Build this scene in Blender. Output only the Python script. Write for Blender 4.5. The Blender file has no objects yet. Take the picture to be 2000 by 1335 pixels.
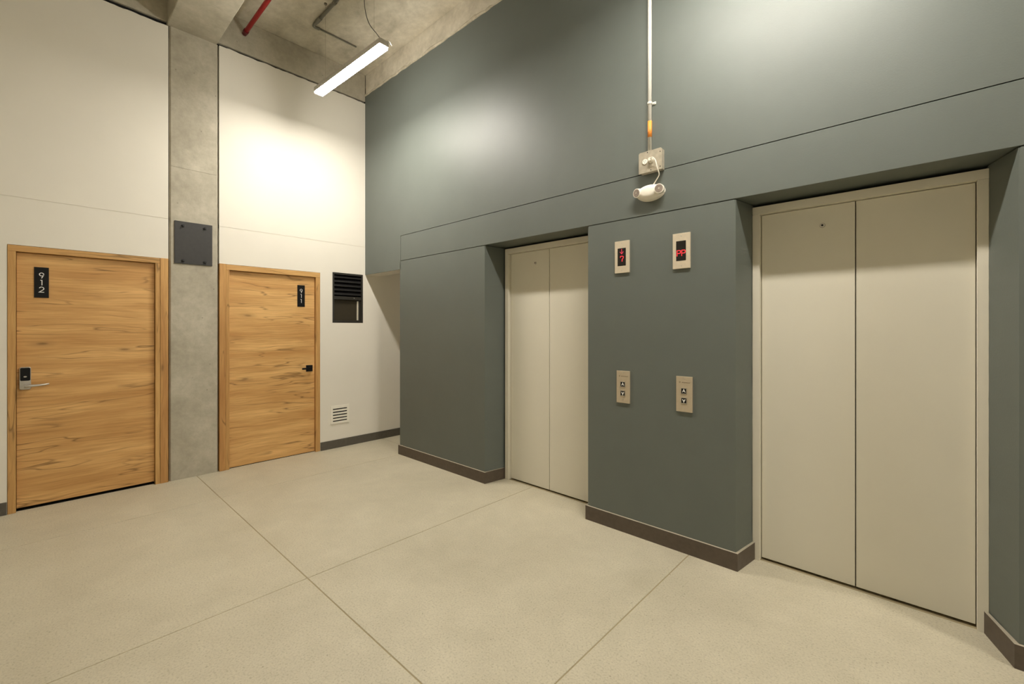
import bpy, bmesh, math, random
from mathutils import Vector, noise

random.seed(7)
S = bpy.context.scene
COL = S.collection

# ------------------------------------------------------------------ camera, world, exposure
cam_d = bpy.data.cameras.new('camera')
cam = bpy.data.objects.new('camera', cam_d)
COL.objects.link(cam)
cam.location = (5.33, -2.916, 1.48)
cam.rotation_euler = (math.pi / 2, 0, math.pi / 2 - 0.8208481)
cam_d.sensor_width = 36.0
cam_d.lens = 864.55 / 2000 * 36.0
cam_d.shift_y = -(667.5 - 640.44) / 2000
cam_d.clip_start = 0.02
S.camera = cam

W = bpy.data.worlds.new('world')
S.world = W
W.use_nodes = True
W.node_tree.nodes['Background'].inputs[0].default_value = (0.5, 0.48, 0.44, 1)
W.node_tree.nodes['Background'].inputs[1].default_value = 0.05
LAMP_STRENGTH = 218.0
LAMP_COLOR = (1.0, 0.935, 0.835)
S.view_settings.view_transform = 'Standard'
S.view_settings.look = 'None'
S.view_settings.gamma = 1.0
S.view_settings.use_curve_mapping = False
S.view_settings.exposure = 0.0
S.cycles.use_denoising = True
S.cycles.max_bounces = 10
S.cycles.diffuse_bounces = 8

# ------------------------------------------------------------------ materials
def srgb(r, g, b):
    def f(c):
        c /= 255.0
        return c / 12.92 if c <= 0.04045 else ((c + 0.055) / 1.055) ** 2.4
    return (f(r), f(g), f(b), 1.0)


class NT:
    def __init__(self, name):
        self.m = bpy.data.materials.new(name)
        self.m.use_nodes = True
        self.t = self.m.node_tree
        self.b = self.t.nodes['Principled BSDF']

    def n(self, typ, **kw):
        nd = self.t.nodes.new(typ)
        for k, v in kw.items():
            setattr(nd, k, v)
        return nd

    def l(self, a, b):
        self.t.links.new(a, b)

    def pos(self, scale, offset=(0, 0, 0)):
        g = self.n('ShaderNodeNewGeometry')
        mp = self.n('ShaderNodeMapping')
        mp.inputs['Scale'].default_value = scale
        mp.inputs['Location'].default_value = offset
        self.l(g.outputs['Position'], mp.inputs['Vector'])
        return mp.outputs['Vector']

    def noise(self, vec, scale=1.0, detail=4.0, rough=0.55, dist=0.0):
        nd = self.n('ShaderNodeTexNoise')
        nd.inputs['Scale'].default_value = scale
        nd.inputs['Detail'].default_value = detail
        nd.inputs['Roughness'].default_value = rough
        nd.inputs['Distortion'].default_value = dist
        self.l(vec, nd.inputs['Vector'])
        return nd.outputs['Fac']

    def ramp(self, fac, stops, interp='LINEAR'):
        r = self.n('ShaderNodeValToRGB')
        r.color_ramp.interpolation = interp
        el = r.color_ramp.elements
        while len(el) < len(stops):
            el.new(0.5)
        for e, (p, c) in zip(el, stops):
            e.position = p
            e.color = c if len(c) == 4 else (*c, 1)
        self.l(fac, r.inputs['Fac'])
        return r.outputs['Color']

    def mix(self, fac, a, b, mode='MIX'):
        m = self.n('ShaderNodeMix', data_type='RGBA', blend_type=mode)
        for sock, v in ((m.inputs[0], fac), (m.inputs[6], a), (m.inputs[7], b)):
            if isinstance(v, (int, float)):
                sock.default_value = v
            elif isinstance(v, tuple):
                sock.default_value = v
            else:
                self.l(v, sock)
        return m.outputs[2]

    def math(self, op, a, b=0.0):
        m = self.n('ShaderNodeMath', operation=op)
        for sock, v in ((m.inputs[0], a), (m.inputs[1], b)):
            if isinstance(v, (int, float)):
                sock.default_value = v
            else:
                self.l(v, sock)
        return m.outputs[0]

    def bump(self, h, strength=0.2, dist=0.01):
        b = self.n('ShaderNodeBump')
        b.inputs['Strength'].default_value = strength
        b.inputs['Distance'].default_value = dist
        self.l(h, b.inputs['Height'])
        self.l(b.outputs['Normal'], self.b.inputs['Normal'])

    def base(self, v):
        if isinstance(v, tuple):
            self.b.inputs['Base Color'].default_value = v
        else:
            self.l(v, self.b.inputs['Base Color'])

    def set(self, rough=0.5, metal=0.0, spec=0.5):
        self.b.inputs['Roughness'].default_value = rough
        self.b.inputs['Metallic'].default_value = metal
        self.b.inputs['Specular IOR Level'].default_value = spec
        return self.m


def paint(name, col, rough, spec=0.4, var=0.06, scale=3.0, bump=0.05, bscale=160.0):
    t = NT(name)
    f = t.noise(t.pos((scale,) * 3), 1.0, 5, 0.6)
    lo = tuple(c * (1 - var) for c in col[:3]) + (1,)
    hi = tuple(min(1, c * (1 + var)) for c in col[:3]) + (1,)
    t.base(t.ramp(f, [(0.3, lo), (0.7, hi)]))
    if bump:
        t.bump(t.noise(t.pos((bscale,) * 3), 1.0, 3, 0.6), bump, 0.004)
    return t.set(rough, 0, spec)


def plain(name, col, rough=0.5, metal=0.0, spec=0.5, var=0.04):
    t = NT(name)
    f = t.noise(t.pos((35.0,) * 3), 1.0, 3, 0.5)
    lo = tuple(c * (1 - var) for c in col[:3]) + (1,)
    hi = tuple(min(1, c * (1 + var)) for c in col[:3]) + (1,)
    t.base(t.ramp(f, [(0.3, lo), (0.7, hi)]))
    return t.set(rough, metal, spec)


def wood(name, axis, offset, light, dark, scale=1.0, knots=True):
    """oak grain running along the world axis ('y' or 'z') of the left wall plane"""
    t = NT(name)
    def sc(along, across):
        return (across, along, across) if axis == 'y' else (across, across, along)
    # warp
    warp = t.noise(t.pos(sc(1.3, 2.6), offset), 1.0, 3, 0.5)
    g = t.n('ShaderNodeNewGeometry')
    sep = t.n('ShaderNodeSeparateXYZ')
    t.l(g.outputs['Position'], sep.inputs[0])
    comb = t.n('ShaderNodeCombineXYZ')
    along = sep.outputs['Y'] if axis == 'y' else sep.outputs['Z']
    across = sep.outputs['Z'] if axis == 'y' else sep.outputs['Y']
    w = t.math('MULTIPLY', t.math('SUBTRACT', warp, 0.5), 0.075)
    ac = t.math('ADD', t.math('ADD', across, w), offset[2])
    al = t.math('ADD', along, offset[1])
    t.l(al, comb.inputs[0])
    t.l(ac, comb.inputs[1])
    t.l(sep.outputs['X'], comb.inputs[2])

    def streak(sa, sc_, detail, rough):
        mp = t.n('ShaderNodeMapping')
        mp.inputs['Scale'].default_value = (sa * scale, sc_ * scale, 1)
        t.l(comb.outputs[0], mp.inputs['Vector'])
        return t.noise(mp.outputs['Vector'], 1.0, detail, rough)
    broad = streak(0.8, 7.0, 3, 0.55)
    fine = streak(3.0, 70.0, 5, 0.65)
    col = t.ramp(broad, [(0.30, dark), (0.5, tuple((a + b) / 2 for a, b in zip(light, dark))), (0.66, light)])
    finec = t.ramp(fine, [(0.3, (0.80, 0.76, 0.70, 1)), (0.62, (1.05, 1.05, 1.05, 1))])
    col = t.mix(1.0, col, finec, 'MULTIPLY')
    # thin dark cracks along the grain
    ck = streak(1.1, 11.0, 2, 0.5)
    line = t.math('ABSOLUTE', t.math('SUBTRACT', ck, 0.52))
    gate = t.ramp(streak(1.7, 5.0, 2, 0.5), [(0.42, (0, 0, 0, 1)), (0.56, (1, 1, 1, 1))])
    lm = t.ramp(line, [(0.0, (1, 1, 1, 1)), (0.018, (0, 0, 0, 1))])
    lm = t.mix(1.0, lm, gate, 'MULTIPLY')
    col = t.mix(t.math('MULTIPLY', lm, 0.78), col, tuple(c * 0.36 for c in dark[:3]) + (1,))
    if knots:
        v = t.n('ShaderNodeTexVoronoi')
        v.inputs['Randomness'].default_value = 1.0
        v.inputs['Scale'].default_value = 1.0
        mp = t.n('ShaderNodeMapping')
        mp.inputs['Scale'].default_value = (1.7, 5.2, 0.0)
        t.l(comb.outputs[0], mp.inputs['Vector'])
        t.l(mp.outputs['Vector'], v.inputs['Vector'])
        kn = t.ramp(v.outputs['Distance'], [(0.0, (1, 1, 1, 1)), (0.035, (0.85, 0.85, 0.85, 1)), (0.075, (0.3, 0.3, 0.3, 1)), (0.18, (0, 0, 0, 1))])
        cs = t.n('ShaderNodeSeparateColor')
        t.l(v.outputs['Color'], cs.inputs[0])
        keep = t.math('GREATER_THAN', cs.outputs[0], 0.45)
        km = t.math('MULTIPLY', t.math('MULTIPLY', kn, keep), 0.95)
        km = t.math('MULTIPLY', km, t.math('ADD', t.math('MULTIPLY', fine, 1.2), 0.15))
        col = t.mix(km, col, tuple(c * 0.30 for c in dark[:3]) + (1,))
    t.base(col)
    t.bump(fine, 0.08, 0.002)
    return t.set(0.48, 0, 0.35)


def concrete(name, c_dark, c_mid, c_light, bump=0.35, axis_scale=(1, 1, 1), pits=True, rough=0.75):
    t = NT(name)
    a = t.noise(t.pos(tuple(2.2 * s for s in axis_scale)), 1.0, 6, 0.62, 0.3)
    b = t.noise(t.pos((14, 14, 14)), 1.0, 6, 0.7)
    col = t.ramp(a, [(0.32, c_dark), (0.5, c_mid), (0.68, c_light)])
    bc = t.ramp(b, [(0.3, (0.86, 0.86, 0.85, 1)), (0.7, (1.08, 1.08, 1.08, 1))])
    col = t.mix(1.0, col, bc, 'MULTIPLY')
    if pits:
        v = t.n('ShaderNodeTexVoronoi')
        v.inputs['Scale'].default_value = 9.0
        g = t.n('ShaderNodeNewGeometry')
        t.l(g.outputs['Position'], v.inputs['Vector'])
        cs = t.n('ShaderNodeSeparateColor')
        t.l(v.outputs['Color'], cs.inputs[0])
        keep = t.math('GREATER_THAN', cs.outputs[0], 0.72)
        pm = t.math('MULTIPLY', t.ramp(v.outputs['Distance'], [(0.03, (1, 1, 1, 1)), (0.07, (0, 0, 0, 1))]), keep)
        col = t.mix(t.math('MULTIPLY', pm, 0.55), col, tuple(c * 0.35 for c in c_dark[:3]) + (1,))
    t.base(col)
    t.bump(b, bump, 0.006)
    return t.set(rough, 0, 0.3)


def floor_mat():
    t = NT('polished_concrete')
    a = t.noise(t.pos((1.1, 1.1, 1.1)), 1.0, 6, 0.6, 0.4)
    b = t.noise(t.pos((7, 7, 7)), 1.0, 5, 0.65)
    f = t.noise(t.pos((105, 105, 105)), 1.0, 3, 0.7)
    c = t.ramp(a, [(0.32, srgb(182, 175, 154)), (0.68, srgb(196, 189, 168))])
    c = t.mix(1.0, c, t.ramp(b, [(0.3, (0.93, 0.93, 0.92, 1)), (0.7, (1.05, 1.05, 1.05, 1))]), 'MULTIPLY')
    c = t.mix(1.0, c, t.ramp(f, [(0.30, (0.70, 0.69, 0.66, 1)), (0.46, (0.98, 0.98, 0.98, 1)), (0.72, (1.10, 1.10, 1.09, 1))]), 'MULTIPLY')
    v = t.n('ShaderNodeTexVoronoi')
    v.inputs['Scale'].default_value = 28.0
    g = t.n('ShaderNodeNewGeometry')
    t.l(g.outputs['Position'], v.inputs['Vector'])
    cs = t.n('ShaderNodeSeparateColor')
    t.l(v.outputs['Color'], cs.inputs[0])
    keep = t.math('GREATER_THAN', cs.outputs[0], 0.86)
    pm = t.math('MULTIPLY', t.ramp(v.outputs['Distance'], [(0.06, (1, 1, 1, 1)), (0.13, (0, 0, 0, 1))]), keep)
    c = t.mix(t.math('MULTIPLY', pm, 0.5), c, srgb(92, 84, 66))
    t.base(c)
    r = t.ramp(b, [(0.3, (0.42, 0.42, 0.42, 1)), (0.7, (0.56, 0.56, 0.56, 1))])
    t.set(0.5, 0, 0.4)
    t.l(r, t.b.inputs['Roughness'])
    return t.m


def emis(name, col, strength):
    t = NT(name)
    t.base((0.02, 0.02, 0.02, 1))
    t.b.inputs['Emission Color'].default_value = (*col[:3], 1)
    t.b.inputs['Emission Strength'].default_value = strength
    return t.set(0.5)


M = dict(
    white=paint('white_wall_paint', srgb(224, 220, 209), 0.6, 0.3, 0.02, 1.5, 0.05),
    green=paint('slate_green_paint', srgb(97, 103, 98), 0.48, 0.4, 0.04, 2.5, 0.10, 120),
    floor=floor_mat(),
    joint=plain('floor_joint_filler', srgb(156, 143, 112), 0.85),
    conc=concrete('board_cast_concrete', srgb(164, 158, 142), srgb(176, 170, 154), srgb(190, 184, 168), 0.25),
    slab=concrete('ceiling_concrete', srgb(174, 167, 150), srgb(198, 191, 174), srgb(214, 208, 192), 0.5, (1, 1.4, 1)),
    mortar=concrete('rough_mortar', srgb(166, 158, 138), srgb(190, 182, 162), srgb(206, 199, 180), 0.9, (4, 4, 4)),
    door_a=wood('oak_door_veneer', 'y', (0.0, 0.37, 0.15), srgb(219, 176, 116), srgb(186, 139, 82)),
    door_b=wood('oak_door_veneer_pale', 'y', (0.0, 5.31, 3.4), srgb(223, 181, 120), srgb(191, 144, 86)),
    jamb=wood('oak_frame_veneer', 'z', (0.0, 1.7, 0.9), srgb(206, 165, 106), srgb(184, 140, 84), 1.0, False),
    jambh=wood('oak_header_veneer', 'y', (0.0, 2.7, 1.9), srgb(206, 165, 106), srgb(188, 144, 88), 1.0, False),
    filler=wood('oak_filler_veneer', 'z', (0.0, 7.1, 4.4), srgb(208, 164, 104), srgb(176, 128, 76), 1.0, True),
    elev=paint('beige_elevator_enamel', srgb(211, 207, 192), 0.38, 0.45, 0.015, 2.0, 0.08, 220),
    elevf=paint('beige_frame_enamel', srgb(214, 209, 194), 0.42, 0.45, 0.02, 4.0, 0.08, 120),
    base=plain('brown_ceramic_base', srgb(84, 74, 64), 0.45, 0, 0.4, 0.10),
    basel=plain('grey_ceramic_base', srgb(88, 84, 76), 0.45, 0, 0.4, 0.08),
    caulk=plain('pale_caulk', srgb(168, 160, 142), 0.7),
    black=plain('black_enamel', srgb(9, 9, 10), 0.5, 0, 0.25),
    blackp=plain('black_plate_steel', srgb(46, 45, 43), 0.5, 0.0, 0.5, 0.10),
    bolt=plain('black_bolt', srgb(26, 25, 24), 0.35, 0.2),
    dark=plain('void_shade', srgb(12, 11, 10), 0.9),  # near-black colour stands in for shade in gaps, slots and behind doors
    digit=plain('white_vinyl', srgb(225, 225, 222), 0.5),
    steel=plain('brushed_steel', srgb(196, 190, 180), 0.32, 0.85),
    satin=plain('satin_nickel', srgb(190, 187, 180), 0.34, 0.75),
    plate=plain('champagne_steel_plate', srgb(214, 202, 180), 0.42, 0.35),
    call=plain('brushed_call_plate', srgb(188, 175, 152), 0.42, 0.35),
    engrave=plain('engraved_ink', srgb(104, 88, 66), 0.6),
    screen=plain('smoked_display', srgb(26, 22, 20), 0.2),
    led=emis('red_led', srgb(255, 40, 50), 1.7),
    ledw=emis('red_led_dim', srgb(235, 45, 75), 1.0),
    galv=plain('galvanised_conduit', srgb(212, 211, 203), 0.5, 0.0, 0.5, 0.05),
    orange=plain('orange_tape', srgb(236, 148, 62), 0.5),
    boxm=plain('galvanised_box', srgb(178, 170, 152), 0.45, 0.35, 0.5, 0.12),
    plastic=plain('white_plastic', srgb(234, 229, 216), 0.4),
    lens=plain('grey_lamp_lens', srgb(138, 126, 116), 0.25, 0.0, 0.6, 0.15),
    red=plain('red_pipe_paint', srgb(176, 16, 30), 0.35),
    redd=plain('dark_red_coupling', srgb(96, 14, 20), 0.4),
    greyc=plain('grey_conduit', srgb(112, 110, 98), 0.5),
    cord=plain('black_cord', srgb(40, 36, 30), 0.6),
    wire=plain('steel_wire', srgb(120, 114, 100), 0.4, 0.8),
    alu=plain('anodised_aluminium', srgb(206, 204, 198), 0.4, 0.6),
    diff=emis('lit_diffuser', LAMP_COLOR, LAMP_STRENGTH),
    winf=plain('black_window_frame', srgb(44, 42, 37), 0.45),
    louv=plain('black_louvre', srgb(34, 33, 33), 0.38),
    seal=plain('pale_seal_strip', srgb(205, 198, 180), 0.5),
    grille=paint('white_grille_paint', srgb(232, 228, 216), 0.5, 0.3, 0.01, 3, 0),
)
_g = NT('dark_window_glass')
_g.base(srgb(60, 55, 45))
M['glass'] = _g.set(0.12, 0, 0.5)

# ------------------------------------------------------------------ mesh helpers
def NB():
    return bmesh.new()


def box(bm, x0, x1, y0, y1, z0, z1, bev=0.0, mi=0, seg=1):
    vs = [bm.verts.new(p) for p in ((x0, y0, z0), (x1, y0, z0), (x1, y1, z0), (x0, y1, z0),
                                    (x0, y0, z1), (x1, y0, z1), (x1, y1, z1), (x0, y1, z1))]
    fs = [bm.faces.new([vs[i] for i in q]) for q in ((0, 3, 2, 1), (4, 5, 6, 7), (0, 1, 5, 4), (1, 2, 6, 5), (2, 3, 7, 6), (3, 0, 4, 7))]
    for f in fs:
        f.material_index = mi
    if bev:
        es = list({e for f in fs for e in f.edges})
        bmesh.ops.bevel(bm, geom=es, offset=bev, segments=seg, affect='EDGES', profile=0.5)
    return bm


def prism(bm, pts, z0, z1, mi=0, mi_top=None):
    """plan polygon (counter-clockwise) raised from z0 to z1"""
    lo = [bm.verts.new((x, y, z0)) for x, y in pts]
    hi = [bm.verts.new((x, y, z1)) for x, y in pts]
    n = len(pts)
    for i in range(n):
        bm.faces.new((lo[i], lo[(i + 1) % n], hi[(i + 1) % n], hi[i])).material_index = mi
    bm.faces.new(hi).material_index = mi if mi_top is None else mi_top
    bm.faces.new(lo[::-1]).material_index = mi
    return bm


def extrude_face(bm, front, back, mi=0):
    n = len(front)
    a = [bm.verts.new(p) for p in front]
    b = [bm.verts.new(p) for p in back]
    fs = [bm.faces.new(a), bm.faces.new(b[::-1])]
    for i in range(n):
        fs.append(bm.faces.new((a[i], b[i], b[(i + 1) % n], a[(i + 1) % n])))
    for f in fs:
        f.material_index = mi
    return fs


def mapX(x):      # left wall plane, right = +y, outward = +x
    return lambda u, v, d=0.0: (x + d, u, v)


def mapY(y):      # lift wall plane, right = +x, outward = -y
    return lambda u, v, d=0.0: (u, y - d, v)


def ribbon(bm, mp, pts, w, d0, d1, closed=False, mi=0):
    """flat stroke along a 2-D polyline, raised from depth d0 to d1"""
    n = len(pts)
    L, R = [], []
    for i in range(n):
        p = Vector(pts[i])
        if closed:
            a, b = Vector(pts[i - 1]), Vector(pts[(i + 1) % n])
        else:
            a, b = Vector(pts[max(i - 1, 0)]), Vector(pts[min(i + 1, n - 1)])
        d1_ = (p - a).normalized() if (p - a).length > 1e-9 else (b - p).normalized()
        d2_ = (b - p).normalized() if (b - p).length > 1e-9 else d1_
        t = (d1_ + d2_)
        t = t.normalized() if t.length > 1e-6 else d1_
        nrm = Vector((-t.y, t.x))
        k = max(0.45, nrm.dot(Vector((-d1_.y, d1_.x))))
        L.append(p + nrm * (w / 2 / k))
        R.append(p - nrm * (w / 2 / k))
    rng = range(n) if closed else range(n - 1)
    for i in rng:
        j = (i + 1) % n
        q = [R[i], R[j], L[j], L[i]]
        f = [bm.verts.new(mp(c.x, c.y, d1)) for c in q]
        g = [bm.verts.new(mp(c.x, c.y, d0)) for c in q]
        bm.faces.new(f).material_index = mi
        for a_, b_ in ((0, 1), (1, 2), (2, 3), (3, 0)):
            bm.faces.new((f[a_], g[a_], g[b_], f[b_])).material_index = mi
    return bm


def cyl(bm, p0, p1, r0, r1=None, seg=20, caps=True, mi=0):
    r1 = r0 if r1 is None else r1
    p0, p1 = Vector(p0), Vector(p1)
    ax = (p1 - p0).normalized()
    up = Vector((0, 0, 1)) if abs(ax.z) < 0.9 else Vector((1, 0, 0))
    a = ax.cross(up).normalized()
    b = ax.cross(a)
    r = [[], []]
    for k, (p, rr) in enumerate(((p0, r0), (p1, r1))):
        for i in range(seg):
            th = 2 * math.pi * i / seg
            r[k].append(bm.verts.new(p + a * math.cos(th) * rr + b * math.sin(th) * rr))
    for i in range(seg):
        j = (i + 1) % seg
        f = bm.faces.new((r[0][i], r[1][i], r[1][j], r[0][j]))
        f.smooth = True
        f.material_index = mi
    if caps:
        bm.faces.new(r[0]).material_index = mi
        bm.faces.new(r[1][::-1]).material_index = mi
    return bm


def tube(bm, pts, r, seg=10, radii=None):
    pts = [Vector(p) for p in pts]
    rings = []
    prev = None
    for i, p in enumerate(pts):
        t = (pts[min(i + 1, len(pts) - 1)] - pts[max(i - 1, 0)]).normalized()
        if prev is None:
            up = Vector((0, 0, 1)) if abs(t.z) < 0.9 else Vector((1, 0, 0))
            a = t.cross(up).normalized()
        else:
            a = (prev - t * prev.dot(t)).normalized()
        prev = a
        b = t.cross(a)
        rr = radii[i] if radii else r
        rings.append([bm.verts.new(p + a * math.cos(2 * math.pi * k / seg) * rr + b * math.sin(2 * math.pi * k / seg) * rr) for k in range(seg)])
    for i in range(len(rings) - 1):
        for k in range(seg):
            j = (k + 1) % seg
            f = bm.faces.new((rings[i][k], rings[i + 1][k], rings[i + 1][j], rings[i][j]))
            f.smooth = True
    bm.faces.new(rings[0])
    bm.faces.new(rings[-1][::-1])
    return bm


def spline(ctrl, n=8):
    """Catmull-Rom through the control points"""
    P = [Vector(c) for c in ctrl]
    P = [P[0] * 2 - P[1]] + P + [P[-1] * 2 - P[-2]]
    out = []
    for i in range(1, len(P) - 2):
        for k in range(n):
            t = k / n
            a, b, c, d = P[i - 1], P[i], P[i + 1], P[i + 2]
            out.append(0.5 * ((2 * b) + (c - a) * t + (2 * a - 5 * b + 4 * c - d) * t * t + (3 * b - a - 3 * c + d) * t ** 3))
    out.append(P[-2])
    return out


def circ(cx, cy, rx, ry=None, a0=0, a1=360, n=24):
    ry = rx if ry is None else ry
    return [(cx + rx * math.cos(math.radians(a0 + (a1 - a0) * i / n)), cy + ry * math.sin(math.radians(a0 + (a1 - a0) * i / n))) for i in range(n + 1)]


def rounded(u0, u1, v0, v1, r, n=5):
    out = []
    for cx, cy, a in ((u1 - r, v0 + r, -90), (u1 - r, v1 - r, 0), (u0 + r, v1 - r, 90), (u0 + r, v0 + r, 180)):
        out += circ(cx, cy, r, r, a, a + 90, n)
    return out


def slab_shape(bm, mp, pts, d0, d1, mi=0, bev=0.0):
    """outline on a wall plane with real thickness, front edge chamfered"""
    if bev:
        c = Vector((sum(p[0] for p in pts) / len(pts), sum(p[1] for p in pts) / len(pts)))
        inner = []
        for p in pts:
            v = Vector(p) - c
            inner.append(c + v * max(0.0, 1 - bev / max(v.length, 1e-6)))
        n = len(pts)
        A = [bm.verts.new(mp(p[0], p[1], d0)) for p in pts]
        B = [bm.verts.new(mp(p[0], p[1], d1 - bev)) for p in pts]
        C_ = [bm.verts.new(mp(p[0], p[1], d1)) for p in inner]
        for i in range(n):
            j = (i + 1) % n
            bm.faces.new((A[i], A[j], B[j], B[i])).material_index = mi
            bm.faces.new((B[i], B[j], C_[j], C_[i])).material_index = mi
        bm.faces.new(C_).material_index = mi
        bm.faces.new(A[::-1]).material_index = mi
    else:
        extrude_face(bm, [mp(p[0], p[1], d1) for p in pts], [mp(p[0], p[1], d0) for p in pts], mi)
    return bm


def tag(o, label=None, cat=None, group=None, kind=None):
    if label:
        o['label'] = label
    if cat:
        o['category'] = cat
    if group:
        o['group'] = group
    if kind:
        o['kind'] = kind
    return o


def obj(name, bm, mats, parent=None, origin=None, smooth=False):
    bmesh.ops.recalc_face_normals(bm, faces=bm.faces[:])
    if parent is not None:
        root = parent
        while root.parent:
            root = root.parent
        o0 = root.location.copy()
    else:
        o0 = Vector(origin) if origin else Vector((0, 0, 0))
    bmesh.ops.translate(bm, verts=bm.verts[:], vec=-o0)
    if smooth:
        for f in bm.faces:
            f.smooth = True
    me = bpy.data.meshes.new(name)
    bm.to_mesh(me)
    bm.free()
    for m in (mats if isinstance(mats, (list, tuple)) else [mats]):
        me.materials.append(M[m] if isinstance(m, str) else m)
    o = bpy.data.objects.new(name, me)
    COL.objects.link(o)
    if parent is not None:
        o.parent = parent
    else:
        o.location = o0
    return o


def empty(name, loc):
    o = bpy.data.objects.new(name, None)
    o.empty_display_size = 0.1
    o.location = loc
    COL.objects.link(o)
    return o


# ------------------------------------------------------------------ sizes of the place
X1 = 9.2            # far end of the lobby, out of view
YB = -5.0           # wall behind the camera
ZC = 4.775          # slab underside
GROOVE_W = 2.532    # score line in the white wall
ZB = 2.268          # top of the piers
ZL0, ZL1 = 2.273, 2.561   # lintel band
ZU = 2.566
LEFT_TOP, GREEN_TOP = 4.395, 4.505
COL0, COL1 = -2.043, -1.641

# ------------------------------------------------------------------ floor: cast slabs with sawn joints
b = NB()
box(b, -0.4, X1 + 0.2, YB - 0.2, 3.2, -0.2, -0.0025)
floor = tag(obj('floor', b, 'joint'), 'beige polished concrete lobby floor with sawn joints', 'floor', kind='structure')
xs = [-0.14, 0.83, 2.655, 4.204, 5.85, 7.5, X1]
ys = [YB, -1.823, 0.236]
J = 0.0030
for i in range(len(xs) - 1):
    for k in range(len(ys) - 1):
        b = NB()
        box(b, xs[i] + J, xs[i + 1] - J, ys[k] + J, ys[k + 1] - (J if k == 0 else 0), -0.1, 0.0)
        top = [e for e in b.edges if all(abs(v.co.z) < 1e-6 for v in e.verts)]
        bmesh.ops.bevel(b, geom=top, offset=0.0015, segments=1, affect='EDGES')
        obj('floor_slab', b, 'floor', floor)
b = NB()
box(b, -0.14, 0.83, 0.24, 3.1, -0.1, 0.0)
obj('floor_slab', b, 'floor', floor)

# ------------------------------------------------------------------ white wall with the two flat doors
def jag(a0, a1, z, amp, step, seed):
    n = max(2, int(abs(a1 - a0) / step))
    return [(a0 + (a1 - a0) * i / n, z + amp * noise.noise(Vector((i * 0.37 + seed, seed * 1.7, 0))) + amp * 0.6 * noise.noise(Vector((i * 1.3 + seed, 3.1, seed)))) for i in range(n + 1)]


b = NB()
G = 0.0018
# below the score line
box(b, -0.12, 0, YB, -3.077, 0, GROOVE_W - G)
box(b, -0.12, 0, -3.077, -2.052, 2.148, GROOVE_W - G)
box(b, -0.12, 0, -1.632, -0.587, 2.148, GROOVE_W - G)
box(b, -0.12, 0, -0.587, -0.436, 0, GROOVE_W - G)
box(b, -0.12, 0, -0.436, -0.030, 0, 1.546)
box(b, -0.12, 0, -0.436, -0.030, 2.171, GROOVE_W - G)
box(b, -0.12, 0, -0.030, 0.0, 0, GROOVE_W - G)
box(b, -0.12, 0, 0.0, 3.1, 0, 2.75)
# score line bed
box(b, -0.12, -0.003, YB, COL0 - 0.009, GROOVE_W - 0.02, GROOVE_W + 0.02)
box(b, -0.12, -0.003, COL1 + 0.009, 0.0, GROOVE_W - 0.02, GROOVE_W + 0.02)
# above it, with the ragged plaster edge under the beam
for (y0, y1, sd, ztop) in ((YB, COL0 - 0.009, 1.3, 4.385), (COL1 + 0.009, 0.0, 4.9, 4.402)):
    e = jag(y1, y0, ztop, 0.008, 0.03, sd)
    pts = [(y0, GROOVE_W + G), (y1, GROOVE_W + G)] + e
    extrude_face(b, [(0, y, z) for y, z in pts], [(-0.12, y, z) for y, z in pts])
wall_left = tag(obj('wall_left', b, 'white'), 'tall white painted wall with two oak doors set in it', 'wall', kind='structure')
b = NB()
box(b, -0.5, -0.30, YB - 0.2, 3.2, 0, ZC)
obj('wall_core', b, 'dark', wall_left)

# ------------------------------------------------------------------ slate green lift wall
b = NB()
e = jag(X1, 0.0, GREEN_TOP, 0.013, 0.05, 8.2)
pts = [(0.0, 2.172), (0.8215, 2.172), (0.8215, ZU), (X1, ZU)] + e
extrude_face(b, [(x, 0, z) for x, z in pts], [(x, 0.012, z) for x, z in pts])
wall_back = tag(obj('wall_back', b, 'green'), 'slate green painted wall above the two elevators', 'wall', kind='structure')

b = NB()
box(b, 0.825, X1, 0.0, 0.42, ZL0, ZL1, 0.0022)
obj('lintel_panel', b, 'green', wall_back)


def pier(pts, wob, z1=ZB):
    """pier whose plan corners listed in wob waver a little with height (hand-trowelled arris)"""
    bm = NB()
    nz = 46
    rings = []
    for k in range(nz + 1):
        z = z1 * k / nz
        ring = []
        for i, (x, y) in enumerate(pts):
            if i in wob:
                x += 0.0035 * noise.noise(Vector((z * 6.0, i * 7.3, 1.0))) + 0.002 * noise.noise(Vector((z * 23.0, i * 3.1, 5.0)))
            ring.append(bm.verts.new((x, y, z)))
        rings.append(ring)
    n = len(pts)
    for k in range(nz):
        for i in range(n):
            j = (i + 1) % n
            bm.faces.new((rings[k][i], rings[k][j], rings[k + 1][j], rings[k + 1][i]))
    bm.faces.new(rings[-1])
    bm.faces.new(rings[0][::-1])
    # soften the two long front corners
    front = [e for e in bm.edges if all(abs(v.co.y) < 1e-6 for v in e.verts) and abs(e.verts[0].co.z - e.verts[1].co.z) > 1e-3
             and abs(e.verts[0].co.x - e.verts[1].co.x) < 1e-6]
    bmesh.ops.bevel(bm, geom=front, offset=0.006, segments=2, affect='EDGES')
    return bm


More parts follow.
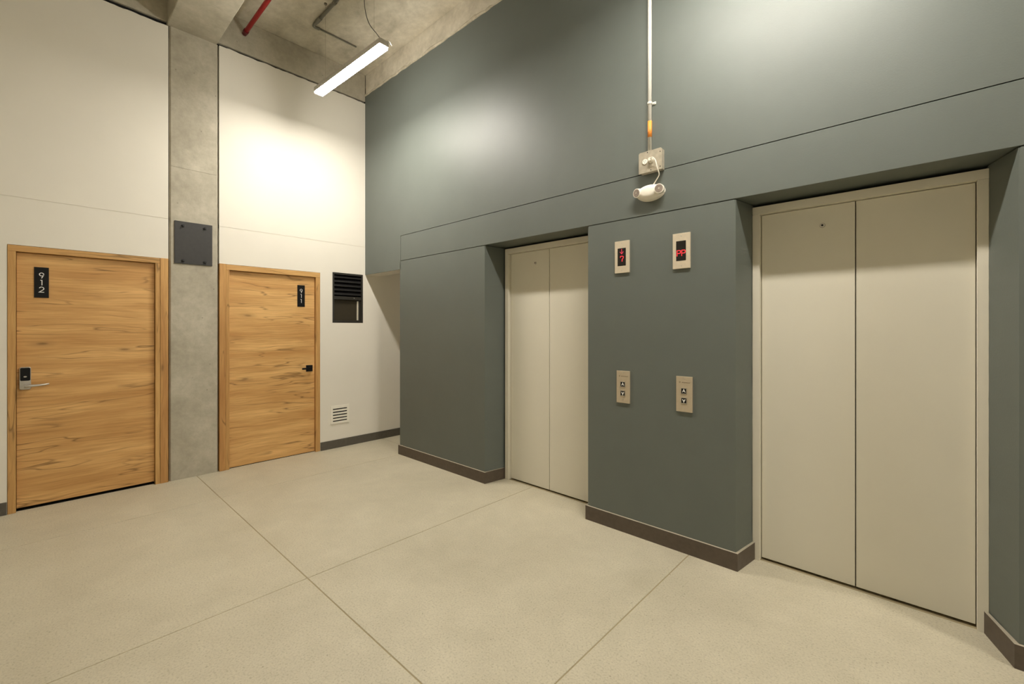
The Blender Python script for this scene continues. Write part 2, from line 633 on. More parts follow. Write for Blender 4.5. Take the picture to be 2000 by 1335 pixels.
obj('pier', pier([(0.811, 0), (2.258, 0), (2.293, 0.228), (2.293, 0.42), (0.811, 0.42)], {2}), 'green', wall_back)
obj('pier', pier([(3.421, 0), (4.485, 0), (4.521, 0.228), (4.521, 0.42), (3.385, 0.42), (3.385, 0.228)], {2, 5}), 'green', wall_back)
obj('pier', pier([(5.632, 0), (X1, 0), (X1, 0.42), (5.556, 0.42), (5.556, 0.228)], {4}), 'green', wall_back)
b = NB()
box(b, 0.9, X1, 0.42, 0.62, 0, ZC)
obj('shaft_wall', b, 'dark', wall_back)
b = NB()
for xa, xb in ((0.85, 2.22), (3.46, 4.45), (5.67, X1)):
    box(b, xa, xb, 0.02, 0.40, ZB + 0.001, ZL0 + 0.01)
box(b, 0.81, X1, 0.012, 0.42, ZL1 - 0.003, GREEN_TOP - 0.05)
obj('wall_core', b, 'dark', wall_back)
# passage beyond the opening
b = NB()
box(b, -0.05, 0.811, 0.012, 0.226, 2.172, 2.75)
obj('passage_beam', b, 'white', wall_back)
b = NB()
box(b, 0.811, 0.90, 0.42, 3.1, 0, 2.75)
box(b, 0.815, 0.90, 0.40, 0.43, 0, 2.75)
obj('passage_wall', b, 'white', wall_back)
b = NB()
box(b, -0.12, 0.95, 0.226, 3.2, 2.60, 2.75)
box(b, -0.12, 0.95, 3.1, 3.2, 0, 2.75)
obj('passage_ceiling', b, 'white', wall_back)

# walls out of view that close the lobby
b = NB()
box(b, X1, X1 + 0.15, YB, 0.4, 0, ZC)
tag(obj('wall_right', b, 'white'), 'white end wall of the elevator lobby', 'wall', kind='structure')
b = NB()
box(b, -0.12, X1 + 0.15, YB - 0.15, YB, 0, ZC)
tag(obj('wall_front', b, 'white'), 'white wall across the lobby from the elevators', 'wall', kind='structure')

# ------------------------------------------------------------------ concrete frame of the building
b = NB()
box(b, -0.5, X1 + 0.3, YB - 0.3, 0.62, ZC, ZC + 0.2)
ceiling = tag(obj('ceiling', b, 'slab'), 'bare cast concrete ceiling slab above the lobby', 'ceiling', kind='structure')
# edge beams over the walls
b = NB()
box(b, -0.3, -0.006, YB, 0.005, 4.428, ZC, 0.004)
tag(obj('ceiling_beam', b, 'conc', None, (-0.15, -2.4, 4.428)), 'concrete edge beam above the white wall', 'beam', kind='structure')
b = NB()
box(b, -0.3, -0.035, YB, 0.0, 4.30, 4.428)  # dark strip colours in the shadow line under the edge beam
obj('shadow_gap_backing', b, 'dark', wall_left)
b = NB()
box(b, -0.006, X1, 0.007, 0.42, 4.42, ZC, 0.004)
tag(obj('ceiling_beam', b, 'slab', None, (4.5, 0.2, 4.42)), 'concrete edge beam above the slate green wall', 'beam', kind='structure')
# rough mortar left along the top of the green plaster
b = NB()
n = 420
rows = []
for i in range(n + 1):
    x = 0.0 + X1 * i / n
    h = 0.030 + 0.022 * noise.noise(Vector((x * 3.1, 1.0, 2.0))) + 0.014 * noise.noise(Vector((x * 14.0, 4.0, 2.0)))
    p = 0.010 + 0.006 * noise.noise(Vector((x * 11.0, 9.0, 2.0)))
    z0 = GREEN_TOP - 0.012 + 0.010 * noise.noise(Vector((x * 9.0, 2.0, 7.0)))
    rows.append([b.verts.new((x, 0.008, z0 - 0.002)), b.verts.new((x, -p * 0.9, z0)), b.verts.new((x, -p, z0 + h * 0.5)), b.verts.new((x, -0.001 - 0.002 * abs(noise.noise(Vector((x * 21, 3, 3)))), z0 + h)), b.verts.new((x, 0.008, z0 + h + 0.004))])
for i in range(n):
    for k in range(4):
        b.faces.new((rows[i][k], rows[i + 1][k], rows[i + 1][k + 1], rows[i][k + 1]))
obj('mortar_edge', b, 'mortar', wall_back)

b = NB()
box(b, -0.29, -0.004, COL0, COL1, 0, 4.40)
vert = [e for e in b.edges if abs(e.verts[0].co.z - e.verts[1].co.z) > 1 and all(v.co.x > -0.1 for v in e.verts)]
bmesh.ops.bevel(b, geom=vert, offset=0.012, segments=1, affect='EDGES')
tag(obj('wall_column', b, 'conc', None, (-0.15, -1.84, 0)), 'bare concrete column between the two oak doors', 'column', kind='structure')
column = bpy.data.objects['wall_column']
b = NB()
n = 26
lo, hi = [], []
for i in range(n + 1):
    y = COL0 + 0.014 + (COL1 - COL0 - 0.028) * i / n
    z = 3.055 + 0.003 * noise.noise(Vector((y * 17, 2, 2)))
    lo.append((y, z - 0.0035)); hi.append((y, z + 0.0035 + 0.002 * noise.noise(Vector((y * 31, 5, 2)))))
pts = lo + hi[::-1]
extrude_face(b, [(-0.0015, y, z) for y, z in pts], [(-0.008, y, z) for y, z in pts])
obj('formwork_seam', b, 'conc', column)

b = NB()
box(b, -0.29, X1, -2.062, -1.650, 4.402, ZC, 0.006)
tag(obj('ceiling_beam', b, 'conc', None, (4.5, -1.856, 4.402)), 'cast concrete beam running from the column across the ceiling', 'beam', kind='structure')

# ------------------------------------------------------------------ baseboards
def baseboard(name, bm, label, mats):
    return tag(obj(name, bm, mats), label, 'baseboard', kind='structure')


b = NB()
prism(b, [(0, YB), (0.011, YB), (0.011, -3.079), (0, -3.079)], 0, 0.100, 0, 1)
baseboard('baseboard_left', b, 'short dark grey baseboard before the oak door with the lock', ['basel', 'basel'])
b = NB()
prism(b, [(0, -0.585), (0.011, -0.585), (0.011, 3.1), (0, 3.1)], 0, 0.100, 0, 1)
baseboard('baseboard_passage', b, 'dark grey baseboard under the louvred window into the passage', ['basel', 'basel'])
T = 0.015
b = NB()
prism(b, [(0.811 - T, 0.42), (0.811 - T, -T), (2.258 + T, -T), (2.293 + T, 0.224), (2.293, 0.224), (2.258, 0), (0.811, 0), (0.811, 0.42)], 0, 0.108, 0, 1)
baseboard('baseboard_back', b, 'dark brown baseboard around the green pier by the passage', ['base', 'caulk'])
b = NB()
prism(b, [(3.385 - T, 0.224), (3.421 - T, -T), (4.485 + T, -T), (4.521 + T, 0.224), (4.521, 0.224), (4.485, 0), (3.421, 0), (3.385, 0.224)], 0, 0.108, 0, 1)
baseboard('baseboard_middle', b, 'dark brown baseboard around the green pier between the elevators', ['base', 'caulk'])
b = NB()
prism(b, [(5.556 - T, 0.224), (5.632 - T, -T), (X1, -T), (X1, 0), (5.632, 0), (5.556, 0.224)], 0, 0.106, 0, 1)
baseboard('baseboard_right', b, 'dark brown baseboard around the green pier at the frame edge', ['base', 'caulk'])

# ------------------------------------------------------------------ oak doors
XL = -0.032   # face of the leaves
def oak_door(name, label, loc, y0, y1, j0, j1, f0, f1, ztop_leaf, ztop, zgap, leafm):
    r = tag(empty(name, loc), label, 'door', kind='structure')
    b = NB(); box(b, -0.078, XL, y0 + 0.0025, y1 - 0.0025, zgap, ztop_leaf - 0.003, 0.0015)
    obj('leaf', b, leafm, r)
    b = NB(); box(b, -0.12, 0.004, j0, j1, ztop_leaf, ztop, 0.0015)
    obj('header', b, 'jambh', r)
    for a, c in ((j0, y0), (y1, j1)):
        b = NB(); box(b, -0.12, 0.004, a, c, 0, ztop_leaf - 0.0008, 0.0015)
        obj('jamb', b, 'jamb', r)
    b = NB(); box(b, -0.10, 0.008, f0, f1, 0.0, ztop + 0.003, 0.0015)
    obj('filler_board', b, 'filler', r)
    b = NB(); box(b, -0.20, XL - 0.004, y0, y1, -0.001, 0.0015)  # black sheet paints the shade in the gap below the leaf
    obj('gap_shade', b, 'dark', r)
    # dark block behind the leaf, stands in for the unlit depth there
    b = NB(); box(b, -0.29, -0.2, j0, j1, 0, ztop)
    obj('dark_backing', b, 'dark', r)
    return r


d1 = oak_door('door_1', 'oak veneer door numbered 912 with a silver electronic lock', (0, -2.59, 0),
              -3.030, -2.150, -3.075, -2.115, -2.1135, -2.053, 2.096, 2.145, 0.024, 'door_a')
d2 = oak_door('door_2', 'oak veneer door numbered 911 with a black lever handle', (0, -1.09, 0),
              -1.540, -0.640, -1.573, -0.589, -1.631, -1.5745, 2.089, 2.145, 0.007, 'door_b')

# electronic lock on 912
mp = mapX(XL)
b = NB(); slab_shape(b, mp, rounded(-3.012, -2.948, 0.980, 1.164, 0.012), 0.0, 0.026, 0, 0.004)
lock = tag(obj('lock', b, 'satin', d1), 'silver electronic lock with black touch panel')
b = NB(); slab_shape(b, mp, rounded(-3.008, -2.952, 1.053, 1.158, 0.009), 0.026, 0.0285, 0, 0.001)
obj('touch_panel', b, 'black', lock)
b = NB(); slab_shape(b, mp, circ(-2.980, 1.086, 0.0095, 0.0055, 0, 345, 23), 0.0285, 0.0292)
obj('logo', b, 'satin', lock)
b = NB()
cyl(b, mp(-2.978, 1.012, 0.02), mp(-2.978, 1.012, 0.058), 0.0135)
cyl(b, mp(-2.978, 1.012, 0.026), mp(-2.978, 1.012, 0.034), 0.019)
ctrl = [mp(-2.982, 1.012, 0.056), mp(-2.955, 1.012, 0.060), mp(-2.91, 1.013, 0.058), mp(-2.87, 1.016, 0.053), mp(-2.846, 1.019, 0.048)]
sp = spline(ctrl, 6)
tube(b, sp, 0.009, 12, [0.0125 - 0.0065 * i / (len(sp) - 1) for i in range(len(sp))])
obj('lever', b, 'satin', lock)

# black lever on 911
b = NB(); slab_shape(b, mp, rounded(-0.742, -0.668, 0.965, 1.040, 0.003), 0.0, 0.010, 0, 0.001)
hd = tag(obj('handle', b, 'black', d2), 'matt black square lever handle')
b = NB()
cyl(b, mp(-0.705, 1.003, 0.008), mp(-0.705, 1.003, 0.045), 0.011)
box(b, XL + 0.036, XL + 0.050, -0.802, -0.694, 0.993, 1.013, 0.002)
obj('lever', b, 'black', hd)
b = NB(); cyl(b, mp(-0.681, 0.978, 0.008), mp(-0.681, 0.978, 0.014), 0.004, seg=12)
obj('screw', b, 'bolt', hd)

# number plates
def digit(ch, cx, cz, h):
    w = h * 0.58
    if ch == '9':
        r = h * 0.275
        c = (cx, cz + h / 2 - r)
        return [(circ(c[0], c[1], r, r, 0, 345, 23), True),
                ([(c[0] + r * math.cos(math.radians(-12)), c[1] + r * math.sin(math.radians(-12))),
                  (c[0] + r * 0.80, c[1] - r * 0.75), (c[0] - r * 0.02, cz - h / 2)], False)]
    if ch == '1':
        return [([(cx - h * 0.16, cz + h * 0.44), (cx + h * 0.05, cz + h * 0.44), (cx + h * 0.05, cz - h / 2)], False)]
    if ch == '2':
        r = h * 0.29
        top = cz + h / 2 - r
        arc = circ(cx, top, r, r, 165, -38, 16)
        return [(arc + [(cx - r * 1.05, cz - h / 2 + 0.002), (cx + r * 1.15, cz - h / 2 + 0.002)], False)]


def plate(label, yc, text, loc_z):
    r = tag(empty('number_plate', (XL, yc, loc_z[0])), label, 'door sign', 'door number plates')
    b = NB(); slab_shape(b, mp, [(yc - 0.042, loc_z[0]), (yc + 0.042, loc_z[0]), (yc + 0.042, loc_z[1]), (yc - 0.042, loc_z[1])], 0.0, 0.005, 0, 0.0006)
    obj('panel', b, 'black', r)
    for ch, z in zip(text, (1.915, 1.857, 1.798)):
        b = NB()
        for pts, closed in digit(ch, yc, z, 0.0445):
            ribbon(b, mp, pts[:-1] if closed and pts[0] == pts[-1] else pts, 0.0056, 0.005, 0.0056, closed)
        obj('digit', b, 'digit', r)
    return r


plate('black vertical plate with white digits 912 on the lock door', -2.889, '912', (1.732, 1.984))
plate('black vertical plate with white digits 911 on the black-handled door', -0.799, '911', (1.731, 1.984))

# ------------------------------------------------------------------ elevators
YF, YD = 0.220, 0.256
def elevator(name, label, x0, x1, seam, keyx):
    r = tag(empty(name, ((x0 + x1) / 2, YF, 0)), label, 'elevator', kind='structure')
    b = NB(); box(b, x0 - 0.042, x1 + 0.040, YF, 0.36, 2.204, 2.253, 0.0012)
    obj('frame_header', b, 'elevf', r)
    for a, c in ((x0 - 0.042, x0), (x1, x1 + 0.040)):
        b = NB(); box(b, a, c, YF, 0.36, 0, 2.2035, 0.0015)
        obj('jamb', b, 'elevf', r)
    leaves = []
    for k, (a, c) in enumerate(((x0 + 0.003, seam - 0.0025), (seam + 0.0025, x1 - 0.003))):
        b = NB(); box(b, a, c, YD, YD + 0.04, 0.012, 2.2015, 0.002)
        leaves.append(obj('leaf', b, 'elev', r))
    m2 = mapY(YD)
    b = NB()
    cyl(b, m2(keyx, 2.088, 0.0), m2(keyx, 2.088, 0.004), 0.0145, 0.0125, 20)
    k = obj('key_hole', b, 'steel', leaves[0])
    b2 = NB()
    cyl(b2, m2(keyx, 2.0885, 0.0035), m2(keyx, 2.0885, 0.0048), 0.0058, seg=14)
    b2.faces.ensure_lookup_table()
    o = obj('key_slot', b2, 'dark', leaves[0])
    b = NB(); box(b, x0, x1, YD + 0.05, 0.40, 0.0, 2.2)
    obj('shaft_back', b, 'dark', r)
    return r


elevator('door_3', 'beige two-leaf elevator door beside the passage, partly behind the green pier', 2.357, 3.318, 2.839, 2.672)
elevator('door_4', 'beige two-leaf elevator door in full view, nearest the camera', 4.563, 5.519, 5.044, 4.888)

# ------------------------------------------------------------------ lift floor indicators
m0 = mapY(0.0)
def indicator(label, x0, x1, z0, z1, sx0, sx1, sz0, sz1, glyphs):
    r = tag(empty('floor_indicator', ((x0 + x1) / 2, 0, z0)), label, 'floor indicator', 'elevator floor displays')
    b = NB(); slab_shape(b, m0, [(x0, z0), (x1, z0), (x1, z1), (x0, z1)], 0, 0.012, 0, 0.0015)
    obj('face_plate', b, 'plate', r)
    b = NB(); box(b, sx0, sx1, -0.0126, -0.011, sz0, sz1)
    sc = obj('screen', b, 'screen', r)
    for nm, strokes, mat in glyphs:
        b = NB()
        for s in strokes:
            ribbon(b, m0, s, 0.0044, 0.0126, 0.0131)
        obj(nm, b, mat, sc)
    for z in (z1 - 0.018, z0 + 0.018):
        b = NB(); cyl(b, m0((x0 + x1) / 2, z, 0.0115), m0((x0 + x1) / 2, z, 0.0138), 0.0042, 0.0034, 12)
        obj('screw', b, 'steel', r)
    return r


cx = 3.717
indicator('pale steel floor indicator showing a red down arrow and 7', 3.660, 3.776, 1.882, 2.115, 3.684, 3.750, 1.933, 2.062,
          [('down_arrow', [[(cx, 2.056), (cx, 2.022)], [(cx - 0.014, 2.036), (cx, 2.020), (cx + 0.014, 2.036)]], 'ledw'),
           ('digit', [[(cx - 0.011, 1.993), (cx - 0.009, 2.003), (cx + 0.006, 2.003), (cx + 0.014, 1.999), (cx + 0.013, 1.990), (cx + 0.004, 1.979), (cx + 0.003, 1.964)]], 'led')])
cx = 4.152
P = lambda ox: [[(ox - 0.011, 1.957), (ox - 0.011, 1.994), (ox + 0.008, 1.994), (ox + 0.0125, 1.989), (ox + 0.0125, 1.981), (ox + 0.008, 1.975), (ox - 0.011, 1.975)]]
indicator('pale steel floor indicator showing red letters PP', 4.096, 4.212, 1.874, 2.108, 4.120, 4.185, 1.926, 2.057,
          [('letter', P(cx - 0.0145), 'led'), ('letter', P(cx + 0.0165), 'led')])

# ------------------------------------------------------------------ call button panels
def call_panel(label, x0, x1, z0, z1, bz, bxc):
    r = tag(empty('call_button_panel', ((x0 + x1) / 2, 0, z0)), label, 'call panel', 'elevator call button panels')
    b = NB(); slab_shape(b, m0, [(x0, z0), (x1, z0), (x1, z1), (x0, z1)], 0, 0.010, 0, 0.0012)
    obj('face_plate', b, 'call', r)
    for k, z in enumerate(bz):
        h = 0.0195
        b = NB()
        for u0, u1, v0, v1 in ((-h, h, h - 0.003, h), (-h, h, -h, -h + 0.003), (-h, -h + 0.003, -h, h), (h - 0.003, h, -h, h)):
            box(b, bxc + u0, bxc + u1, -0.0135, -0.009, z + v0, z + v1)
        rim = obj('button', b, 'steel', r)
        b = NB(); box(b, bxc - h + 0.003, bxc + h - 0.003, -0.0122, -0.009, z - h + 0.003, z + h - 0.003, 0.0008)
        obj('button_cap', b, 'black', rim)
        sg = 1 if k == 0 else -1
        b = NB()
        ribbon(b, m0, [(bxc - 0.009, z - sg * 0.009), (bxc, z + sg * 0.010), (bxc + 0.009, z - sg * 0.009)], 0.005, 0.0122, 0.0128)
        ribbon(b, m0, [(bxc - 0.005, z - sg * 0.002), (bxc + 0.005, z - sg * 0.002)], 0.004, 0.0122, 0.0127)
        obj('arrow', b, 'digit', rim)
    b = NB()
    zt = z1 - 0.038
    w = x1 - x0
    ribbon(b, m0, circ(x0 + w * 0.23, zt, 0.0035, 0.0035, 0, 345, 11), 0.002, 0.010, 0.0104, True)
    rnd = random.Random(3)
    u = x0 + w * 0.36
    while u < x0 + w * 0.84:
        hh = rnd.choice((0.004, 0.0055))
        ribbon(b, m0, [(u, zt - 0.0035), (u + 0.0015, zt - 0.0035 + hh)], 0.0019, 0.010, 0.0104)
        ribbon(b, m0, [(u, zt - 0.0035 + rnd.choice((0.0, hh, hh / 2))), (u + 0.004, zt - 0.0035 + rnd.choice((0.0, hh)))], 0.0015, 0.010, 0.0104)
        u += 0.0055
    obj('engraving', b, 'engrave', r)
    for z in (z1 - 0.014, z0 + 0.026):
        b = NB(); cyl(b, m0((x0 + x1) / 2, z, 0.0095), m0((x0 + x1) / 2, z, 0.0115), 0.0042, 0.0034, 12)
        obj('screw', b, 'steel', r)
    return r


call_panel('steel call panel with two buttons below the down arrow display', 3.674, 3.779, 0.936, 1.169, (1.072, 1.007), 3.725)
call_panel('steel call panel with two buttons below the PP display', 4.119, 4.226, 0.928, 1.161, (1.066, 1.003), 4.171)

# ------------------------------------------------------------------ steel cover plate on the column
mc = mapX(-0.004)
r = tag(empty('cover_plate', (0, -1.849, 2.113)), 'square black steel plate bolted to the concrete column', 'cover plate')
b = NB(); slab_shape(b, mc, [(-2.005, 2.113), (-1.693, 2.113), (-1.693, 2.527), (-2.005, 2.527)], 0, 0.010, 0, 0.001)
obj('plate', b, 'blackp', r)
for y in (-1.937, -1.757):
    for z in (2.487, 2.142):
        b = NB()
        cyl(b, mc(y, z, 0.010), mc(y, z, 0.013), 0.017, 0.016, 18)
        cyl(b, mc(y, z, 0.013), mc(y, z, 0.027), 0.0125, 0.0115, 6)
        cyl(b, mc(y, z, 0.026), mc(y, z, 0.036), 0.006, 0.005, 10)
        obj('bolt', b, 'bolt', r)

# ------------------------------------------------------------------ louvred window
r = tag(empty('window_1', (0, -0.233, 1.546)), 'small black window with louvres over a dark pane', 'window', kind='structure')
wy0, wy1, wz0, wz1 = -0.435, -0.031, 1.547, 2.170
b = NB()
box(b, -0.10, -0.002, wy0, wy0 + 0.022, wz0, wz1)
box(b, -0.10, -0.002, wy1 - 0.022, wy1, wz0, wz1)
box(b, -0.10, -0.002, wy0 + 0.022, wy1 - 0.022, wz1 - 0.022, wz1)
box(b, -0.10, -0.002, wy0 + 0.022, wy1 - 0.022, wz0, wz0 + 0.022)
obj('frame', b, 'winf', r)
b = NB(); box(b, -0.10, -0.006, wy0 + 0.022, wy1 - 0.022, 1.838, 1.878, 0.002)
mr = obj('mid_rail', b, 'winf', r)
b = NB(); cyl(b, (-0.008, -0.15, 1.862), (-0.002, -0.15, 1.862), 0.006, seg=12)
obj('screw', b, 'steel', mr)
b = NB(); box(b, -0.118, -0.105, wy0, wy1, wz0, wz1)
obj('back_panel', b, 'dark', r)
for k in range(5):
    z = 1.902 + k * 0.0525
    b = NB()
    extrude_face(b, [(-0.012, wy0 + 0.023, z), (-0.009, wy0 + 0.023, z + 0.004), (-0.055, wy0 + 0.023, z + 0.047), (-0.058, wy0 + 0.023, z + 0.043)],
                 [(-0.012, wy1 - 0.023, z), (-0.009, wy1 - 0.023, z + 0.004), (-0.055, wy1 - 0.023, z + 0.047), (-0.058, wy1 - 0.023, z + 0.043)])
    box(b, -0.013, -0.006, wy0 + 0.023, wy1 - 0.023, z - 0.006, z + 0.008, 0.001)
    obj('louvre', b, 'louv', r)
b = NB(); box(b, -0.046, -0.040, wy0 + 0.022, wy1 - 0.070, wz0 + 0.022, 1.838)
obj('pane', b, 'glass', r)
b = NB()
box(b, -0.052, -0.030, wy0 + 0.022, wy0 + 0.036, wz0 + 0.022, 1.838)
box(b, -0.052, -0.030, wy1 - 0.050, wy1 - 0.022, wz0 + 0.022, 1.838)
box(b, -0.052, -0.030, wy0 + 0.036, wy1 - 0.050, wz0 + 0.022, wz0 + 0.032)
obj('sash', b, 'winf', r)
b = NB(); box(b, -0.044, -0.028, wy1 - 0.066, wy1 - 0.050, wz0 + 0.034, 1.828)
obj('seal_strip', b, 'seal', r)

# ------------------------------------------------------------------ low wall grille
r = tag(empty('vent_grille', (0, -0.341, 0.3)), 'small white slotted vent grille low on the white wall', 'vent')
mw = mapX(0.0)
gy0, gy1, gz0, gz1 = -0.462, -0.222, 0.298, 0.520
sy0, sy1 = -0.434, -0.250
slots = [0.3325 + 0.0365 * k for k in range(5)]
b = NB()
box(b, 0, 0.008, gy0, sy0, gz0, gz1)
box(b, 0, 0.008, sy1, gy1, gz0, gz1)
box(b, 0, 0.008, sy0, sy1, gz0, slots[0] - 0.0075)
box(b, 0, 0.008, sy0, sy1, slots[4] + 0.0075, gz1)
obj('frame', b, 'grille', r)
for k in range(4):
    b = NB()
    box(b, 0.001, 0.008, sy0, sy1, slots[k] + 0.0075, slots[k + 1] - 0.0075)
    obj('slat', b, 'grille', r)
b = NB(); box(b, 0.0001, 0.0006, sy0 - 0.002, sy1 + 0.002, slots[0] - 0.01, slots[4] + 0.01)
obj('back_panel', b, 'dark', r)

# ------------------------------------------------------------------ conduit, socket box, emergency light
CX = 3.938
r = tag(empty('conduit_pipe', (CX, -0.02, 2.70)), 'pale metal conduit with orange band down the green wall', 'conduit')
b = NB(); cyl(b, (CX, -0.020, 2.70), (CX, -0.020, ZC), 0.0135, seg=18)
obj('pipe', b, 'galv', r)
b = NB(); cyl(b, (CX, -0.020, 2.800), (CX, -0.020, 2.912), 0.0145, seg=18)
obj('band', b, 'orange', r)
for z in (3.035, 4.2):
    b = NB()
    cyl(b, (CX, -0.020, z - 0.009), (CX, -0.020, z + 0.009), 0.0165, seg=18)
    box(b, CX + 0.012, CX + 0.036, -0.006, 0.0, z - 0.009, z + 0.009)
    cyl(b, (CX + 0.025, -0.006, z), (CX + 0.025, -0.011, z), 0.006, seg=6)
    obj('clamp', b, 'galv', r)

r = tag(empty('socket_box', (3.954, 0, 2.555)), 'square metal socket box with a white outlet on green wall', 'socket box')
b = NB(); box(b, 3.874, 4.034, -0.046, 0.0, 2.556, 2.694, 0.002)
obj('body', b, 'boxm', r)
b = NB()
mj = mapY(-0.046)
slab_shape(b, mj, [(3.870, 2.552), (4.038, 2.552), (4.038, 2.690), (4.030, 2.698), (3.878, 2.698), (3.870, 2.690)], 0.0, 0.004, 0, 0.0008)
cover = obj('cover', b, 'boxm', r)
for u, v in ((3.935, 2.688), (3.960, 2.563), (4.026, 2.672), (4.026, 2.572)):
    b = NB(); cyl(b, mj(u, v, 0.003), mj(u, v, 0.0055), 0.0038, seg=10)
    obj('screw', b, 'bolt', cover)
for u, nm in ((3.918, 'outlet'), (3.962, 'outlet')):
    b = NB(); cyl(b, mj(u, 2.628, 0.0035), mj(u, 2.628, 0.010), 0.0185, 0.0175, 24)
    so = obj(nm, b, 'plastic', cover)
    b = NB()
    for dx, dz in ((-0.006, 0.004), (0.006, 0.004), (0.0, -0.008)):
        box(b, u + dx - 0.0012, u + dx + 0.0012, -0.0565, -0.0555, 2.628 + dz - 0.004, 2.628 + dz + 0.004)
    obj('socket_slot', b, 'dark', so)

r = tag(empty('emergency_light', (3.94, 0, 2.36)), 'white oval emergency light with two round lamps on green wall', 'emergency light')
b = NB()
# oval body: superellipse sections bulging from the wall
EX, EZ = 3.938, 2.418
nu, nv = 40, 8
rings = []
for k in range(nv + 1):
    t = k / nv
    dpt = 0.062 * math.sin(t * math.pi / 2)
    sc = max(0.0, math.cos(t * math.pi / 2)) ** 0.55
    rings.append([bm_v for bm_v in [b.verts.new(mapY(0.0)(EX + 0.104 * sc * math.cos(2 * math.pi * i / nu), EZ + 0.056 * sc * math.sin(2 * math.pi * i / nu), dpt)) for i in range(nu)]] if sc > 1e-3 else None)
tip = b.verts.new(mapY(0.0)(EX, EZ, 0.062))
last = None
for k in range(nv):
    if rings[k + 1] is None:
        for i in range(nu):
            b.faces.new((rings[k][i], rings[k][(i + 1) % nu], tip)).smooth = True
        break
    for i in range(nu):
        j = (i + 1) % nu
        b.faces.new((rings[k][i], rings[k][j], rings[k + 1][j], rings[k + 1][i])).smooth = True
obj('body', b, 'plastic', r)
for sx, tilt in ((-1, -0.35), (1, 0.35)):
    c = Vector((EX + sx * 0.077, -0.040, EZ + 0.006))
    d = Vector((sx * 0.28, -1.0, -0.05)).normalized()
    b = NB()
    cyl(b, c - d * 0.012, c + d * 0.018, 0.034, 0.031, 28)
    hdl = obj('lamp_head', b, 'plastic', r)
    b = NB()
    cyl(b, c + d * 0.016, c + d * 0.0205, 0.0275, 0.0255, 28)
    ln = obj('lens', b, 'lens', hdl)
    b = NB()
    cyl(b, c + d * 0.020, c + d * 0.0225, 0.006, 0.005, 14)
    obj('bulb', b, 'boxm', hdl)
b = NB()
cyl(b, mj(3.964, 2.629, 0.009), mj(3.964, 2.629, 0.034), 0.016, 0.011, 18)
cord = spline([mj(3.964, 2.629, 0.030), mj(3.985, 2.634, 0.036), mj(4.004, 2.610, 0.030), mj(4.014, 2.560, 0.022), mj(4.017, 2.520, 0.0),
               mj(3.990, 2.496, -0.02), mj(3.965, 2.466, -0.022)], 7)
tube(b, cord, 0.0036, 8)
obj('power_cord', b, 'plastic', r)

# ------------------------------------------------------------------ ceiling pipes
r = tag(empty('sprinkler_pipe', (0, -1.40, 4.63)), 'red steel pipe under the concrete ceiling entering the wall', 'pipe')
b = NB(); cyl(b, (0.045, -1.40, 4.632), (X1, -1.40, 4.632), 0.0215, seg=24)
obj('pipe', b, 'red', r)
b = NB()
cyl(b, (0.028, -1.40, 4.632), (0.075, -1.40, 4.632), 0.0265, seg=24)
cyl(b, (-0.004, -1.40, 4.632), (0.028, -1.40, 4.632), 0.023, seg=24)
obj('coupling', b, 'redd', r)

r = tag(empty('ceiling_conduit', (0.47, -0.87, 4.755)), 'grey conduit with an elbow fixed under the concrete ceiling', 'conduit')
b = NB(); cyl(b, (0.52, -0.870, 4.757), (X1, -0.860, 4.757), 0.0155, seg=16)
obj('pipe', b, 'greyc', r)
b = NB(); cyl(b, (0.57, -0.870, 4.757), (0.66, -0.870, 4.757), 0.0195, seg=16)
obj('coupling', b, 'greyc', r)
b = NB(); cyl(b, (0.96, -0.870, 4.757), (1.00, -0.870, 4.757), 0.020, seg=16)
obj('coupling', b, 'greyc', r)
b = NB(); tube(b, spline([(0.54, -0.870, 4.757), (0.49, -0.868, 4.758), (0.467, -0.845, 4.76), (0.466, -0.80, 4.763)], 6), 0.015, 12)
obj('elbow', b, 'greyc', r)
b = NB(); cyl(b, (0.466, -0.81, 4.765), (0.468, -0.37, 4.765), 0.0085, seg=12)
obj('branch_pipe', b, 'greyc', r)

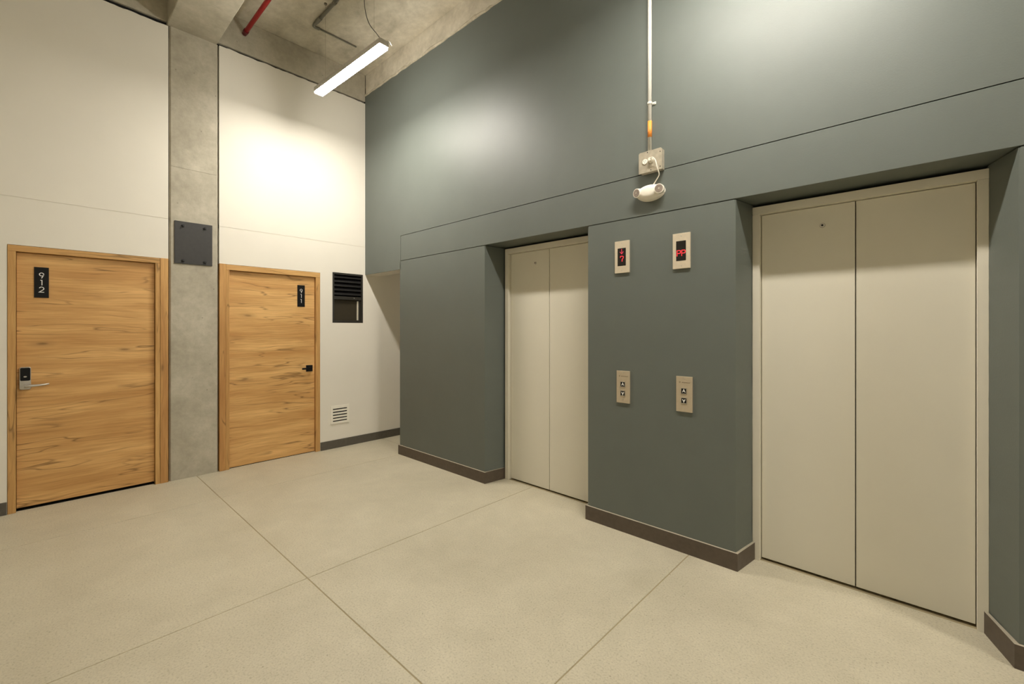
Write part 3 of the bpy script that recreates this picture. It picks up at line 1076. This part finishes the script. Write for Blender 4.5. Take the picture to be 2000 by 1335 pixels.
# ------------------------------------------------------------------ linear pendant lamps
LZ, LL, LW, LH = 3.915, 1.19, 0.090, 0.050
def lamp_build(label, cx_, cy_, rot):
    r = tag(empty('pendant_lamp', (cx_, cy_, LZ)), label, 'lamp', 'linear pendant lamps')
    hl = LL / 2
    b = NB()
    # aluminium channel open downwards
    box(b, cx_ - hl, cx_ + hl, cy_ - LW / 2, cy_ + LW / 2, LZ + 0.012, LZ + LH, 0.003)
    box(b, cx_ - hl, cx_ + hl, cy_ - LW / 2, cy_ - LW / 2 + 0.002, LZ + 0.001, LZ + 0.014)
    box(b, cx_ - hl, cx_ + hl, cy_ + LW / 2 - 0.002, cy_ + LW / 2, LZ + 0.001, LZ + 0.014)
    obj('housing', b, 'alu', r)
    b = NB()
    box(b, cx_ - hl + 0.004, cx_ + hl - 0.004, cy_ - LW / 2 + 0.003, cy_ + LW / 2 - 0.003, LZ - 0.017, LZ + 0.010)
    obj('diffuser', b, 'diff', r)
    for s in (-1, 1):
        b = NB()
        box(b, min(cx_ + s * hl, cx_ + s * (hl + 0.006)), max(cx_ + s * hl, cx_ + s * (hl + 0.006)), cy_ - LW / 2, cy_ + LW / 2, LZ, LZ + LH, 0.001)
        obj('end_cap', b, 'alu', r)
        b = NB()
        xw = cx_ + s * (hl - 0.15)
        cyl(b, (xw, cy_, LZ + LH), (xw, cy_, LZ + LH + 0.02), 0.007, seg=12)
        cyl(b, (xw, cy_, LZ + LH + 0.015), (xw, cy_, ZC), 0.0008, seg=6)
        cyl(b, (xw, cy_, ZC - 0.012), (xw, cy_, ZC), 0.014, seg=14)
        obj('suspension_wire', b, 'wire', r)
    b = NB()
    tube(b, spline([(cx_ + hl - 0.03, cy_, LZ + LH - 0.002), (cx_ + hl - 0.09, cy_ - 0.005, LZ + 0.13), (cx_ + hl - 0.20, cy_ - 0.02, LZ + 0.27),
                    (cx_ + hl - 0.25, cy_ - 0.03, LZ + 0.42), (cx_ + hl - 0.27, cy_ - 0.03, LZ + 0.6), (cx_ + hl - 0.30, cy_ - 0.03, ZC)], 8), 0.003, 8)
    obj('power_cord', b, 'cord', r)
    b = NB()
    tube(b, spline([(cx_ + hl - 0.002, cy_ + 0.01, LZ + 0.05), (cx_ + hl + 0.03, cy_ + 0.03, LZ + 0.045), (cx_ + hl + 0.05, cy_ + 0.05, LZ + 0.0)], 5), 0.003, 8)
    obj('cord_stub', b, 'plastic', r)
    r.rotation_euler = (0, 0, rot)
    return r


lamp_build('lit linear pendant lamp hanging near the white wall corner', 1.325, -0.900, 0.040)
lamp_build('lit linear pendant lamp hanging above the nearest elevator', 4.70, -0.880, 0.0)
lamp_build('added unseen pendant lamp at the far end of the lobby', 8.05, -0.880, 0.0)  # added out of view, extends the row to help light the lobby

# added fill light out of view, only brightens the side passage
r = tag(empty('added_passage_fill', (0.40, 1.75, 2.56)), 'added unseen round fill light on the side passage ceiling', 'lamp')
b = NB(); cyl(b, (0.40, 1.75, 2.575), (0.40, 1.75, 2.60), 0.115, 0.12, 32)
obj('base', b, 'alu', r)
b = NB(); cyl(b, (0.40, 1.75, 2.56), (0.40, 1.75, 2.576), 0.095, 0.105, 32)
obj('diffuser', b, emis('passage_fill_glow', LAMP_COLOR, 30.0), r)
